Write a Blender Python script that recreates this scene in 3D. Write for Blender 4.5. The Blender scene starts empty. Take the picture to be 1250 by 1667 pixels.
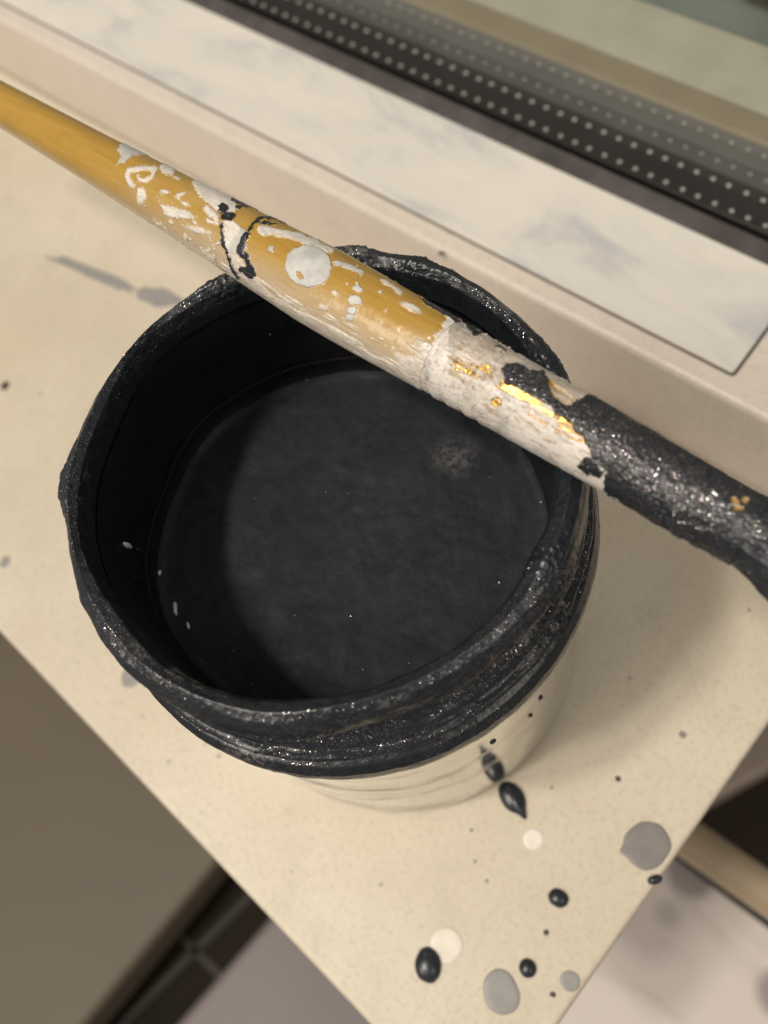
import bpy, math, random
import numpy as np
from mathutils import Matrix, Vector
random.seed(7); rng = np.random.default_rng(11)
S = 0.01                                   # everything below is written in centimetres
scene = bpy.context.scene; col = scene.collection

# ------------------------------------------------------------------ camera
F = 1500.0                                  # focal length in photograph pixels (1250 x 1667)
RM = np.array([[0.77225, 0.51881, -0.36671], [0.61561, -0.75372, 0.23007], [-0.15703, -0.40342, -0.90144]])
CAM = np.array([5.464, -2.72, 18.673])      # cm, tin stands at the origin
cd = bpy.data.cameras.new('camera'); cam = bpy.data.objects.new('camera', cd); col.objects.link(cam)
m = Matrix(((RM[0][0], -RM[0][1], -RM[0][2]), (RM[1][0], -RM[1][1], -RM[1][2]), (RM[2][0], -RM[2][1], -RM[2][2])))
cam.matrix_world = Matrix.Translation(Vector(CAM * S)) @ m.to_4x4()
cd.sensor_fit = 'VERTICAL'; cd.sensor_height = 36; cd.sensor_width = 27; cd.lens = F / 1667 * 36
cd.clip_start = 0.005; cd.clip_end = 30
cd.dof.use_dof = True; cd.dof.focus_distance = 0.128; cd.dof.aperture_fstop = 16.0
scene.camera = cam
# ------------------------------------------------------------------ room light
w = bpy.data.worlds.new('World'); scene.world = w; w.use_nodes = True
bg = w.node_tree.nodes['Background']; bg.inputs[0].default_value = (1.0, 0.95, 0.89, 1); bg.inputs[1].default_value = 0.235
def area(name, sx, sy, dist, size, power, color=(1, .92, .82)):
    """a round ceiling lamp whose shadows shift by (sx, sy) cm per cm of height"""
    l = bpy.data.lights.new(name, 'AREA'); l.shape = 'DISK'; l.size = size; l.energy = power; l.color = color
    o = bpy.data.objects.new(name, l); col.objects.link(o)
    d = Vector((-sx, -sy, 1)).normalized(); o.location = d * dist
    o.rotation_euler = d.to_track_quat('Z', 'Y').to_euler(); return o
area('ceiling_lamp', .15, .42, 1.7, .12, 7.3)
area('ceiling_lamp', .22, .33, 1.7, .12, 9.8)
area('room_lamp', .35, .95, 1.7, .8, 10.5)
area('side_lamp', -.78, 0.0, 1.6, .45, 3.6)
scene.view_settings.view_transform = 'Standard'; scene.view_settings.look = 'None'
scene.view_settings.gamma = 1; scene.view_settings.exposure = 0.0
scene.cycles.use_denoising = True

# ------------------------------------------------------------------ helpers
def at(px, py, z):                          # point at height z that the photograph shows at (px, py)
    d = RM @ np.array([px - 625, py - 833.5, F]); t = (z - CAM[2]) / d[2]; return CAM + t * d
def proj(P):
    q = (P - CAM) @ RM; return q[..., 0] / q[..., 2] * F + 625, q[..., 1] / q[..., 2] * F + 833.5
def srgb(r, g, b):
    return tuple(((c / 255 / 12.92) if c / 255 <= .04045 else ((c / 255 + .055) / 1.055) ** 2.4) for c in (r, g, b)) + (1,)
def link(name, me, mat=None, parent=None, smooth=True):
    o = bpy.data.objects.new(name, me); col.objects.link(o)
    if mat: me.materials.append(mat)
    if smooth: me.polygons.foreach_set('use_smooth', [True] * len(me.polygons))
    if parent: o.parent = parent
    return o
def tag(o, label=None, cat=None, group=None, kind=None):
    if label: o['label'] = label
    if cat: o['category'] = cat
    if group: o['group'] = group
    if kind: o['kind'] = kind
    return o
def empty(name, loc):
    o = bpy.data.objects.new(name, None); col.objects.link(o); o.location = Vector(loc) * S; o.empty_display_size = .01; return o
def mesh(name, V, Fc, mat, parent=None, smooth=True, loc=(0, 0, 0)):
    me = bpy.data.meshes.new(name); me.from_pydata([tuple(v) for v in (np.array(V, float) - np.array(loc)) * S], [], Fc); me.update()
    o = link(name, me, mat, parent, smooth)
    if not parent: o.location = Vector(loc) * S
    return o
def grid(name, P, mat, parent=None, wrap_u=True, attrs=None, flip=False, loc=(0, 0, 0)):
    """P[n, m, 3] in cm; wrap_u closes the second axis"""
    n, mm = P.shape[:2]; V = ((P - np.array(loc)) * S).reshape(-1, 3)
    i = np.arange(n - 1)[:, None]; j = np.arange(mm if wrap_u else mm - 1)[None]; j2 = (j + 1) % mm
    q = np.stack([i * mm + j, i * mm + j2, (i + 1) * mm + j2, (i + 1) * mm + j], -1).reshape(-1, 4)
    if flip: q = q[:, ::-1]
    me = bpy.data.meshes.new(name); me.vertices.add(len(V)); me.vertices.foreach_set('co', V.astype(np.float32).ravel())
    me.loops.add(q.size); me.loops.foreach_set('vertex_index', q.astype(np.int32).ravel())
    me.polygons.add(len(q)); me.polygons.foreach_set('loop_start', (np.arange(len(q)) * 4).astype(np.int32))
    me.update(calc_edges=True)
    for k, a in (attrs or {}).items():
        at_ = me.attributes.new(k, 'FLOAT', 'POINT'); at_.data.foreach_set('value', a.astype(np.float32).ravel())
    o = link(name, me, mat, parent)
    if not parent: o.location = Vector(loc) * S
    return o
def box(name, x0, x1, y0, y1, z0, z1, mat, parent=None, bevel=0, loc=None):
    V = [(x, y, z) for x in (x0, x1) for y in (y0, y1) for z in (z0, z1)]
    Fc = [(0, 1, 3, 2), (4, 6, 7, 5), (0, 4, 5, 1), (2, 3, 7, 6), (0, 2, 6, 4), (1, 5, 7, 3)]
    o = mesh(name, V, Fc, mat, parent, smooth=False)
    if bevel: bev(o, bevel)
    return o
def bev(o, wd, seg=3):
    b = o.modifiers.new('bevel', 'BEVEL'); b.width = wd * S; b.segments = seg; b.limit_method = 'ANGLE'
    o.data.polygons.foreach_set('use_smooth', [True] * len(o.data.polygons))
    wn = o.modifiers.new('wn', 'WEIGHTED_NORMAL'); wn.keep_sharp = True
def prism(name, pts, z0, z1, mat, parent=None, bevel=0):
    n = len(pts); V = [(p[0], p[1], z0) for p in pts] + [(p[0], p[1], z1) for p in pts]
    area2 = sum(pts[i][0] * pts[(i + 1) % n][1] - pts[(i + 1) % n][0] * pts[i][1] for i in range(n))
    top = list(range(n, 2 * n)); bot = list(range(n))[::-1]; side = [(i, (i + 1) % n, n + (i + 1) % n, n + i) for i in range(n)]
    Fc = [top, bot] + side
    if area2 < 0: Fc = [tuple(f)[::-1] for f in Fc]
    o = mesh(name, V, Fc, mat, parent, smooth=False)
    if bevel: bev(o, bevel)
    return o
def hash2(seed, n, mm): return np.random.default_rng(seed).random((n, mm))
def vn(x, y, py=None, seed=0):
    """value noise; periodic in y with integer period py"""
    T = hash2(seed, 256, 256); xi = np.floor(x).astype(int); yi = np.floor(y).astype(int); fx = x - xi; fy = y - yi
    fx = fx * fx * (3 - 2 * fx); fy = fy * fy * (3 - 2 * fy); w_ = (py or 256)
    a = T[xi % 256, yi % w_ % 256]; b = T[(xi + 1) % 256, yi % w_ % 256]; c = T[xi % 256, (yi + 1) % w_ % 256]; d = T[(xi + 1) % 256, (yi + 1) % w_ % 256]
    return (a * (1 - fx) + b * fx) * (1 - fy) + (c * (1 - fx) + d * fx) * fy
def fbm(x, y, py=None, seed=0, o=4, g=.5):
    s = 0; A = 1; tot = 0
    for k in range(o):
        s = s + A * (vn(x, y, py, seed + k) - .5); tot += A; A *= g; x = x * 2; y = y * 2; py = py * 2 if py else None
    return s / tot * 2
def sst(a, b, x):
    t = np.clip((x - a) / (b - a), 0, 1); return t * t * (3 - 2 * t)
def cyc(deg, tab):                          # periodic interpolation of a (degree, value) table
    tab = sorted(tab); X = np.array([t[0] for t in tab], float); Y = np.array([t[1] for t in tab], float)
    return np.interp(deg, np.concatenate([X - 360, X, X + 360]), np.concatenate([Y, Y, Y]))

def sd_ell(u_, v_, cx, cy, rx, ry, ang=0):
    c_, s_ = math.cos(math.radians(ang)), math.sin(math.radians(ang)); x = (u_ - cx) * c_ + (v_ - cy) * s_; y = -(u_ - cx) * s_ + (v_ - cy) * c_
    return (1 - np.sqrt((x / rx) ** 2 + (y / ry) ** 2)) * min(rx, ry)
def sd_line(u_, v_, pts, wd):
    best = np.full(u_.shape, 1e9)
    for (x0, y0), (x1, y1) in zip(pts[:-1], pts[1:]):
        dx, dy = x1 - x0, y1 - y0; t = np.clip(((u_ - x0) * dx + (v_ - y0) * dy) / (dx * dx + dy * dy), 0, 1); best = np.minimum(best, np.hypot(u_ - x0 - t * dx, v_ - y0 - t * dy))
    return wd - best
def sd_poly(u_, v_, pts):
    P_ = pts + [pts[0]]; dmin = -sd_line(u_, v_, P_, 0); ins = np.zeros(u_.shape, bool)
    for (x0, y0), (x1, y1) in zip(P_[:-1], P_[1:]):
        if y0 == y1: continue
        c_ = ((y0 > v_) != (y1 > v_)) & (u_ < (x1 - x0) * (v_ - y0) / (y1 - y0) + x0); ins ^= c_
    return np.where(ins, dmin, -dmin)

# ------------------------------------------------------------------ materials
class N:
    def __init__(s, name):
        s.m = bpy.data.materials.new(name); s.m.use_nodes = True; s.t = s.m.node_tree; s.n = s.t.nodes; s.l = s.t.links
        s.b = s.n['Principled BSDF']; s.out = s.n['Material Output']; s.co = s.n.new('ShaderNodeTexCoord').outputs['Object']
    def put(s, v, sock):
        if hasattr(v, 'is_output'): s.l.new(v, sock)
        else:
            if sock.type == 'RGBA' and len(v) == 3: v = tuple(v) + (1,)
            sock.default_value = v
    def set(s, **k):
        for a, v in k.items(): s.put(v, s.b.inputs[a.replace('_', ' ')])
        return s
    def noise(s, scale, detail=4, rough=.55, vec=None, dist=0):
        n = s.n.new('ShaderNodeTexNoise'); n.inputs['Scale'].default_value = scale; n.inputs['Detail'].default_value = detail
        n.inputs['Roughness'].default_value = rough; n.inputs['Distortion'].default_value = dist; s.l.new(vec or s.co, n.inputs['Vector']); return n.outputs['Fac']
    def vor(s, scale, out='Color', feature='F1', vec=None):
        n = s.n.new('ShaderNodeTexVoronoi'); n.feature = feature; n.inputs['Scale'].default_value = scale; s.l.new(vec or s.co, n.inputs['Vector']); return n.outputs[out]
    def ramp(s, f, a, b, c0=(0, 0, 0, 1), c1=(1, 1, 1, 1)):
        n = s.n.new('ShaderNodeMapRange'); n.inputs['From Min'].default_value = a; n.inputs['From Max'].default_value = b; n.clamp = True; s.l.new(f, n.inputs['Value']); return n.outputs[0]
    def mix(s, f, a, b):
        n = s.n.new('ShaderNodeMix'); n.data_type = 'RGBA'; s.put(f, n.inputs[0]); s.put(a, n.inputs[6]); s.put(b, n.inputs[7]); return n.outputs[2]
    def mul(s, a, b, op='MULTIPLY'):
        n = s.n.new('ShaderNodeMath'); n.operation = op
        for i, v in enumerate((a, b)): s.put(v, n.inputs[i])
        return n.outputs[0]
    def attr(s, name):
        n = s.n.new('ShaderNodeAttribute'); n.attribute_name = name; return n.outputs['Fac']
    def bump(s, h, dist, strength=1, normal=None):
        n = s.n.new('ShaderNodeBump'); n.inputs['Distance'].default_value = dist; n.inputs['Strength'].default_value = strength
        s.l.new(h, n.inputs['Height'])
        if normal: s.l.new(normal, n.inputs['Normal'])
        return n.outputs[0]
    def stretch(s, sc, rot=(0, 0, 0)):
        n = s.n.new('ShaderNodeMapping'); n.inputs['Scale'].default_value = sc; n.inputs['Rotation'].default_value = rot; s.l.new(s.co, n.inputs['Vector']); return n.outputs[0]

def glitter(b, base_normal, scale, amount, tilt=.9):
    """metal flakes: voronoi cells, a few of which are mirror chips with a tilted normal"""
    v = b.n.new('ShaderNodeTexVoronoi'); v.inputs['Scale'].default_value = scale; b.l.new(b.co, v.inputs['Vector'])
    sep = b.n.new('ShaderNodeSeparateColor'); b.l.new(v.outputs['Color'], sep.inputs[0])
    wn = b.n.new('ShaderNodeTexWhiteNoise'); b.l.new(v.outputs['Color'], wn.inputs['Vector'])
    sub = b.n.new('ShaderNodeVectorMath'); sub.operation = 'SUBTRACT'; b.l.new(wn.outputs['Color'], sub.inputs[0]); sub.inputs[1].default_value = (.5, .5, .5)
    scl = b.n.new('ShaderNodeVectorMath'); scl.operation = 'SCALE'; b.l.new(sub.outputs[0], scl.inputs[0]); scl.inputs['Scale'].default_value = tilt
    add = b.n.new('ShaderNodeVectorMath'); add.operation = 'ADD'; b.l.new(scl.outputs[0], add.inputs[0]); b.l.new(base_normal, add.inputs[1])
    nrm = b.n.new('ShaderNodeVectorMath'); nrm.operation = 'NORMALIZE'; b.l.new(add.outputs[0], nrm.inputs[0])
    gl = b.n.new('ShaderNodeBsdfAnisotropic'); gl.inputs['Roughness'].default_value = .20; b.l.new(nrm.outputs[0], gl.inputs['Normal'])
    c = b.mix(.3, (.8, .8, .8, 1), v.outputs['Color']); b.l.new(c, gl.inputs['Color'])
    mask = b.ramp(sep.outputs[0], 1 - amount, 1 - amount + .01); mask = b.mul(mask, b.ramp(v.outputs['Distance'], .45, .3))
    return gl.outputs[0], mask

def black_paint(name, base=(.010, .012, .015), rough=(.28, .55), bump=1.0, gscale=6500, gamount=.06, dust=0.0, gtilt=.55, big=180, patch=None, marks=False):
    b = N(name); n1 = b.noise(big, 5, .6); n2 = b.noise(2200, 3, .6); n3 = b.noise(700, 4, .6)
    h = b.mul(b.mul(n1, 1.3), b.mul(n2, .35), 'ADD'); h = b.mul(h, b.mul(n3, .6), 'ADD'); nb = b.bump(h, .00028 * bump, 1)
    c = b.mix(b.ramp(n3, .35, .7), base, tuple(x * 2.0 for x in base))
    if marks: b.b.inputs['Coat Weight'].default_value = .38; b.b.inputs['Coat Roughness'].default_value = .30; b.b.inputs['Coat IOR'].default_value = 1.5
    if dust or marks: c = b.mix(b.mul(b.ramp(b.noise(110, 6, .66, None, 1.2), .40, .66), dust), c, (.030, .036, .044, 1))
    if patch is not None:
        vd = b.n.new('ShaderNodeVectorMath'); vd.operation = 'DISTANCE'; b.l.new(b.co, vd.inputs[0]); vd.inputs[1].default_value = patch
        pm = b.mul(b.ramp(vd.outputs['Value'], .0050, .0005), b.ramp(b.noise(900, 5, .75), .42, .62)); c = b.mix(b.mul(pm, .55), c, (.20, .19, .19, 1))  # faint dusty patch, also painting a whitish reflection into the colour
    if marks:
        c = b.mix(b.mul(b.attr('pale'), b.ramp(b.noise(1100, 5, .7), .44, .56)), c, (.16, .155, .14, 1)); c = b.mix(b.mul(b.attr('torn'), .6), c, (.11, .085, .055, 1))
    b.set(Base_Color=c, Roughness=b.mul(b.mul(b.ramp(n1, .3, .7), rough[1] - rough[0]), rough[0], 'ADD'), Normal=nb)
    b.b.inputs['Specular IOR Level'].default_value = .34 if marks else (.36 if patch is not None else .5)
    g, mk = glitter(b, nb, gscale, gamount, gtilt); mk = b.mul(mk, b.ramp(b.noise(90, 3, .6), .38, .62))
    ms = b.n.new('ShaderNodeMixShader'); b.l.new(mk, ms.inputs[0]); b.l.new(b.b.outputs[0], ms.inputs[1]); b.l.new(g, ms.inputs[2]); b.l.new(ms.outputs[0], b.out.inputs[0])
    return b.m
M = {}
M['crust'] = black_paint('dried_black_paint', marks=True, base=(.008, .010, .013), rough=(.26, .46), gamount=.24, bump=.65)
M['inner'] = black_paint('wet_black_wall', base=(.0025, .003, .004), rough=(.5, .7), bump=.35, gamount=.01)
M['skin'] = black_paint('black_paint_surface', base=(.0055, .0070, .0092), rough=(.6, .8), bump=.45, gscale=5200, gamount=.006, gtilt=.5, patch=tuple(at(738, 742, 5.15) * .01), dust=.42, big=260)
M['droplet'] = black_paint('glossy_black_paint', base=(.010, .013, .018), rough=(.28, .36), bump=.10, gamount=.0)
M['bristle'] = black_paint('paint_caked_bristle', rough=(.3, .55), bump=.8, gamount=.35)

def stone(name, c0, c1, speck=(.12, .10, .08, 1), amount=1, rough=.42, sc=1.0):
    b = N(name); big = b.noise(18 * sc, 5, .6); med = b.noise(95 * sc, 5, .65); fine = b.noise(900 * sc, 3, .6)
    c = b.mix(b.ramp(big, .35, .65), c0, c1); c = b.mix(b.mul(b.ramp(med, .5, .75), .35), c, tuple(x * .82 for x in c1[:3]) + (1,))
    c = b.mix(b.mul(b.ramp(fine, .50, .68), .42), c, tuple(x * .72 for x in c1[:3]) + (1,))
    d = b.vor(260 * sc, 'Distance'); rnd = b.n.new('ShaderNodeSeparateColor'); b.l.new(b.vor(260 * sc, 'Color'), rnd.inputs[0])
    sp = b.mul(b.ramp(d, .13, .05), b.ramp(rnd.outputs[0], .90, .93)); c = b.mix(b.mul(sp, .55 * amount), c, speck)
    b.set(Base_Color=c, Roughness=b.mul(b.mul(med, .25), rough - .1, 'ADD'), Normal=b.bump(b.mul(fine, b.mul(med, 2.0), 'ADD'), .00006, .6))
    return b.m
M['sill'] = stone('cream_sill', srgb(211, 200, 180), srgb(200, 188, 166), amount=1.6)
M['frame'] = stone('painted_frame', srgb(214, 203, 191), srgb(208, 196, 183), amount=.4, rough=.35)
# smeared board
b = N('smeared_white_board'); v = b.stretch((14, 34, 20)); sm = b.noise(2.2, 6, .62, v, .5); st = b.noise(4.5, 6, .7, v, .4)
c = b.mix(b.ramp(sm, .40, .62), srgb(216, 211, 201), srgb(204, 200, 192)); c = b.mix(b.mul(b.ramp(sm, .54, .70), .8), c, srgb(178, 178, 182))
c = b.mix(b.mul(b.ramp(st, .58, .72), .35), c, srgb(190, 180, 160)); b.set(Base_Color=c, Roughness=.4, Normal=b.bump(b.noise(500, 3), .00008, .6)); M['board'] = b.m
def plain(name, c, rough=.5, metal=0, var=.12, sc=60, bump=.00005):
    b = N(name); n_ = b.noise(sc, 5, .6); cc = b.mix(b.ramp(n_, .35, .7), c, tuple(x * (1 - var) for x in c[:3]) + (1,))
    b.set(Base_Color=cc, Roughness=rough, Metallic=metal, Normal=b.bump(b.noise(sc * 9, 3), bump, .6)); return b.m
M['groove'] = plain('grime_joint', srgb(96, 86, 74), .8, var=.4)
M['gasket'] = plain('grey_gasket', srgb(84, 79, 77), .5, var=.5, sc=120)
M['gap'] = plain('black_rubber', (.006, .006, .006, 1), .7)
M['spacer'] = plain('dark_spacer', srgb(74, 70, 68), .3, .1, .2)
M['spacer_reflection'] = plain('grey_spacer_reflection', srgb(118, 117, 113), .4, .1, .2)
M['bead'] = plain('bright_perforation', (.95, .95, .93, 1), .25, .0, .05)  # white colour paints in the glints of the perforations
M['bead_reflection'] = plain('painted_bead_reflection', srgb(225, 225, 220), .3, .0, .05)
M['tan'] = plain('tan_profile', srgb(160, 146, 116), .5, var=.2)
M['green'] = plain('pale_green_ledge', srgb(204, 201, 182), .6, var=.14, sc=90)
M['teal'] = plain('teal_ledge', srgb(128, 142, 136), .5, var=.15)
M['dark'] = plain('dark_shade_and_box', (.02, .018, .014, 1), .8)
M['brownwall'] = plain('brown_cabinet', srgb(98, 87, 72), .6, var=.1, sc=6)
M['pale'] = plain('grey_lilac_slab', srgb(132, 123, 121), .6, var=.18, sc=9)
M['pinkwall'] = plain('pink_plaster', srgb(190, 172, 158), .6)
# dark tiled floor
b = N('dark_tile'); n_ = b.noise(12, 4); b.set(Base_Color=b.mix(b.ramp(n_, .3, .7), (.012, .010, .007, 1), (.022, .018, .012, 1)), Roughness=.9); b.b.inputs['Specular IOR Level'].default_value = .1; M['tile'] = b.m
M['grout'] = plain('floor_grout', (.045, .040, .032, 1), .9)
# spotted white ledge
b = N('spotted_ledge'); d = b.vor(55, 'Distance'); sc_ = b.n.new('ShaderNodeSeparateColor'); b.l.new(b.vor(55, 'Color'), sc_.inputs[0])
sp = b.mul(b.ramp(d, .50, .30), b.ramp(sc_.outputs[0], .42, .46)); v = b.stretch((9, 30, 9), (0, 0, .7)); vein = b.ramp(b.noise(1.4, 5, .6, v, .6), .52, .68)
c = b.mix(b.mul(vein, .5), srgb(204, 194, 186), srgb(162, 153, 143)); c = b.mix(b.mul(sp, .75), c, srgb(118, 110, 110)); b.set(Base_Color=c, Roughness=.5); M['ledge'] = b.m
# wood rail
b = N('brown_rail'); v = b.stretch((4, 60, 60)); b.set(Base_Color=b.mix(b.ramp(b.noise(2, 4, .6, v), .3, .7), srgb(178, 162, 138), srgb(134, 114, 86)), Roughness=.3); M['rail'] = b.m
# polished tin
b = N('polished_tin'); v = b.stretch((34, 34, 90)); sm = b.ramp(b.noise(1, 6, .7, v), .48, .64)
b.set(Base_Color=b.mix(b.mul(sm, .6), (.70, .68, .64, 1), (.24, .23, .21, 1)), Metallic=.95, Roughness=b.mul(b.mul(sm, .3), .07, 'ADD'), Normal=b.bump(b.noise(60, 2), .0001, .3)); M['tin'] = b.m
# glass pane (thin: straight-through plus Fresnel reflection)
b = N('window_glass'); tr = b.n.new('ShaderNodeBsdfTransparent'); tr.inputs[0].default_value = (.90, .905, .89, 1); gl = b.n.new('ShaderNodeBsdfGlossy'); gl.inputs['Roughness'].default_value = .03
fr = b.n.new('ShaderNodeFresnel'); geo = b.n.new('ShaderNodeNewGeometry'); b.l.new(b.mul(b.mul(geo.outputs['Backfacing'], 1/1.5-1.5), 1.5, 'ADD'), fr.inputs[0]); ms = b.n.new('ShaderNodeMixShader'); b.l.new(fr.outputs[0], ms.inputs[0]); b.l.new(tr.outputs[0], ms.inputs[1]); b.l.new(gl.outputs[0], ms.inputs[2]); b.l.new(ms.outputs[0], b.out.inputs[0]); M['glass'] = b.m
# flat dried stains
def stain(name, c, rough=.45): return plain(name, c, rough, var=.14, sc=260, bump=.00004)
M['grey'] = stain('grey_paint', srgb(150, 146, 142)); M['grey_dark'] = stain('darker_grey_paint', srgb(132, 127, 122)); M['white'] = stain('white_paint', srgb(236, 226, 214)); M['offwhite'] = stain('off_white_paint', srgb(230, 222, 206)); M['speck'] = stain('dark_speck', srgb(70, 64, 56))
M['painted_glint'] = plain('pale_painted_glint', srgb(235, 238, 242), .25, var=.3, sc=900)  # pale colour that paints lamp glints on the black paint

# handle: varnished ochre wood under several paints
def handle_material():
    b = N('ochre_varnish_with_paint')
    st = b.stretch((1, 9, 9)); grain = b.noise(160, 5, .6, st); fine = b.noise(1500, 3, .6); mid = b.noise(420, 4, .65)
    base = b.mix(b.ramp(grain, .3, .7), srgb(183, 146, 68), srgb(167, 130, 52))
    base = b.mix(b.mul(b.ramp(mid, .55, .8), .25), base, srgb(150, 104, 34))
    jit = b.mul(b.mul(fine, .5, 'SUBTRACT'), .45); jit = b.mul(jit, b.mul(b.mul(mid, .5, 'SUBTRACT'), .5), 'ADD')
    def mask(a, soft=.06):
        s_ = b.mul(b.attr(a), jit, 'ADD'); return b.ramp(s_, .5 - soft, .5 + soft)
    milk = b.mul(b.attr('milk'), b.mul(b.ramp(b.noise(300, 5, .7, st), .25, .75), .55), 'MULTIPLY'); milk = b.mul(milk, b.mul(b.attr('milk'), .45), 'ADD')
    c = b.mix(milk, base, srgb(206, 196, 180))
    wm = b.mul(mask('white', .12), b.mul(1.0, b.mul(b.ramp(b.noise(640, 5, .75, st), .50, .66), .55), 'SUBTRACT')); gm = mask('gray'); km = mask('black')
    c = b.mix(wm, c, b.mix(b.ramp(mid, .35, .7), srgb(232, 226, 216), srgb(208, 202, 192)))
    c = b.mix(gm, c, b.mix(b.ramp(mid, .35, .65), srgb(204, 203, 198), srgb(176, 174, 168)))
    dirt = b.mul(b.ramp(b.noise(900, 4, .7, st), .58, .70), b.mul(b.mul(b.attr('milk'), .5), b.mul(wm, .25), 'ADD')); c = b.mix(dirt, c, srgb(92, 76, 54))
    c = b.mix(b.mul(b.ramp(b.noise(520, 5, .75, st), .46, .58), b.mul(wm, b.mul(b.attr('milk'), .62))), c, srgb(176, 142, 86))
    c = b.mix(km, c, (.016, .017, .019, 1))
    h = b.mul(wm, gm, 'MAXIMUM'); h = b.mul(h, km, 'MAXIMUM'); h = b.mul(h, b.mul(fine, .35), 'ADD')
    b.set(Base_Color=c, Roughness=b.mul(b.mul(b.mul(wm, gm, 'MAXIMUM'), .12), .26, 'ADD'), Normal=b.bump(h, .00007, .7))
    b.b.inputs['Coat Weight'].default_value = .25; b.b.inputs['Coat Roughness'].default_value = .12
    return b.m
def ferrule_material():
    b = N('gold_ferrule_under_paint'); st = b.stretch((.8, 3, 3)); fine = b.noise(1300, 4, .65); mid = b.noise(380, 4, .65); grime = b.noise(620, 5, .72, st)
    jit = b.mul(b.mul(fine, .5, 'SUBTRACT'), .6); jit = b.mul(jit, b.mul(b.mul(mid, .5, 'SUBTRACT'), .4), 'ADD')
    def mask(a, soft=.06):
        s_ = b.mul(b.attr(a), jit, 'ADD'); return b.ramp(s_, .5 - soft, .5 + soft)
    gold = b.mul(mask('gold'), b.ramp(b.noise(820, 4, .65, b.stretch((.18, 2.2, 2.2))), .40, .50)); km = mask('black'); wm = b.ramp(b.mul(b.attr('white'), jit, 'ADD'), .35, .6)
    c = b.mix(b.ramp(mid, .35, .65), srgb(204, 194, 178), srgb(164, 150, 132)); c = b.mix(wm, c, srgb(222, 214, 204))
    c = b.mix(b.mul(b.ramp(grime, .54, .62), .7), c, srgb(150, 118, 70)); c = b.mix(b.mul(b.ramp(b.noise(240, 5, .7), .50, .62), .55), c, srgb(150, 148, 144)); c = b.mix(b.mul(b.ramp(b.noise(1700, 3, .7), .60, .68), .6), c, srgb(80, 74, 66))
    gc = b.mix(b.ramp(b.noise(700, 4, .6, st), .4, .6), (.80, .50, .14, 1), (.52, .30, .08, 1))
    c = b.mix(gold, c, gc); c = b.mix(km, c, (.016, .017, .020, 1)); notk = b.mul(1.0, km, 'SUBTRACT'); g2 = b.mul(gold, notk)
    h = b.mul(b.mul(1.0, gold, 'SUBTRACT'), b.mul(km, 1.2), 'ADD'); h = b.mul(h, b.mul(fine, b.mul(b.mul(km, .8), .25, 'ADD')), 'ADD'); h = b.mul(h, b.mul(mid, .5), 'ADD'); nb = b.bump(h, .00009, .7)
    b.set(Base_Color=c, Metallic=b.mul(g2, .95), Roughness=b.mul(b.mul(g2, -.05), .40, 'ADD'), Normal=nb)
    g, mk = glitter(b, nb, 6000, .5, .6); mk = b.mul(mk, km); mk = b.mul(mk, b.ramp(b.noise(110, 3, .6), .36, .6))
    ms = b.n.new('ShaderNodeMixShader'); b.l.new(mk, ms.inputs[0]); b.l.new(b.b.outputs[0], ms.inputs[1]); b.l.new(g, ms.inputs[2]); b.l.new(ms.outputs[0], b.out.inputs[0])
    return b.m
M['handle'] = handle_material(); M['ferrule'] = ferrule_material()

# ------------------------------------------------------------------ the setting: sill and what lies below it
A_, B_ = at(0, 1030, 0), at(600, 1667, 0); C_, D_ = at(910, 1667, 0), at(1250, 1180, 0)
def isect(p, q, r, s):
    d1, d2 = q[:2] - p[:2], s[:2] - r[:2]; t = ((r[0] - p[0]) * d2[1] - (r[1] - p[1]) * d2[0]) / (d1[0] * d2[1] - d1[1] * d2[0]); return p[:2] + t * d1
K = isect(A_, B_, C_, D_); far = A_[:2] + (A_[:2] - B_[:2]) * 3.0; e = D_[:2] + (D_[:2] - C_[:2]) / np.linalg.norm(D_[:2] - C_[:2]) * 4.27
sill = prism('window_sill', [far, K, e, (far[0], e[1])], -2.2, 0, M['sill'], bevel=.12); tag(sill, kind='structure')

floor = box('floor', -90, 120, -120, 60, -92, -88, M['tile']); tag(floor, kind='structure')
for k in range(9):
    g = box('grout_line', -90 + k * 22, -89 + k * 22, -119, 59, -88.05, -87.9, M['grout'], floor)
for k in range(8):
    g = box('grout_line', -89.5, 119, -118 + k * 22, -117 + k * 22, -88.04, -87.95, M['grout'], floor)
zc = -24
cab = prism('cabinet', [at(x, y, zc)[:2] for x, y in ((-700, 250), (200, 1150), (368, 1388), (140, 1667), (-60, 1905), (-800, 1200))], -27, zc, M['brownwall'], bevel=.4)
prism('carcass', [at(x, y, zc)[:2] for x, y in ((-700, 262), (192, 1158), (352, 1392), (130, 1660), (-60, 1890), (-790, 1200))], -88, -27, M['tile'], cab)
tag(cab, 'plain brown cabinet below the front edge of the sill, at lower left', 'cabinet')
zs = -27
dt = prism('dark_tiles', [at(x, y, -27.5)[:2] for x, y in ((330, 1330), (640, 1420), (700, 2000), (-100, 2000), (60, 1600))], -88, -27.5, M['tile']); tag(dt, kind='structure')
def gline(p, q, wd):
    a, c2 = at(*p, -27.5)[:2], at(*q, -27.5)[:2]; d_ = (c2 - a) / np.linalg.norm(c2 - a); n_ = np.array((-d_[1], d_[0])) * wd / 2
    prism('grout_line', [a + n_, c2 + n_, c2 - n_, a - n_], -27.6, -27.46, M['grout'], dt)
gline((440, 1425), (120, 1745), .35); gline((240, 1470), (420, 1650), .35)
slab = prism('pale_slab', [at(x, y, zs)[:2] for x, y in ((446, 1482), (640, 1500), (980, 1960), (600, 2100), (160, 1810))], -88, zs, M['pale'], bevel=.5)
tag(slab, 'blurred grey lilac slab on the dark floor below the sill corner', 'slab')
zl = -14
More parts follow.
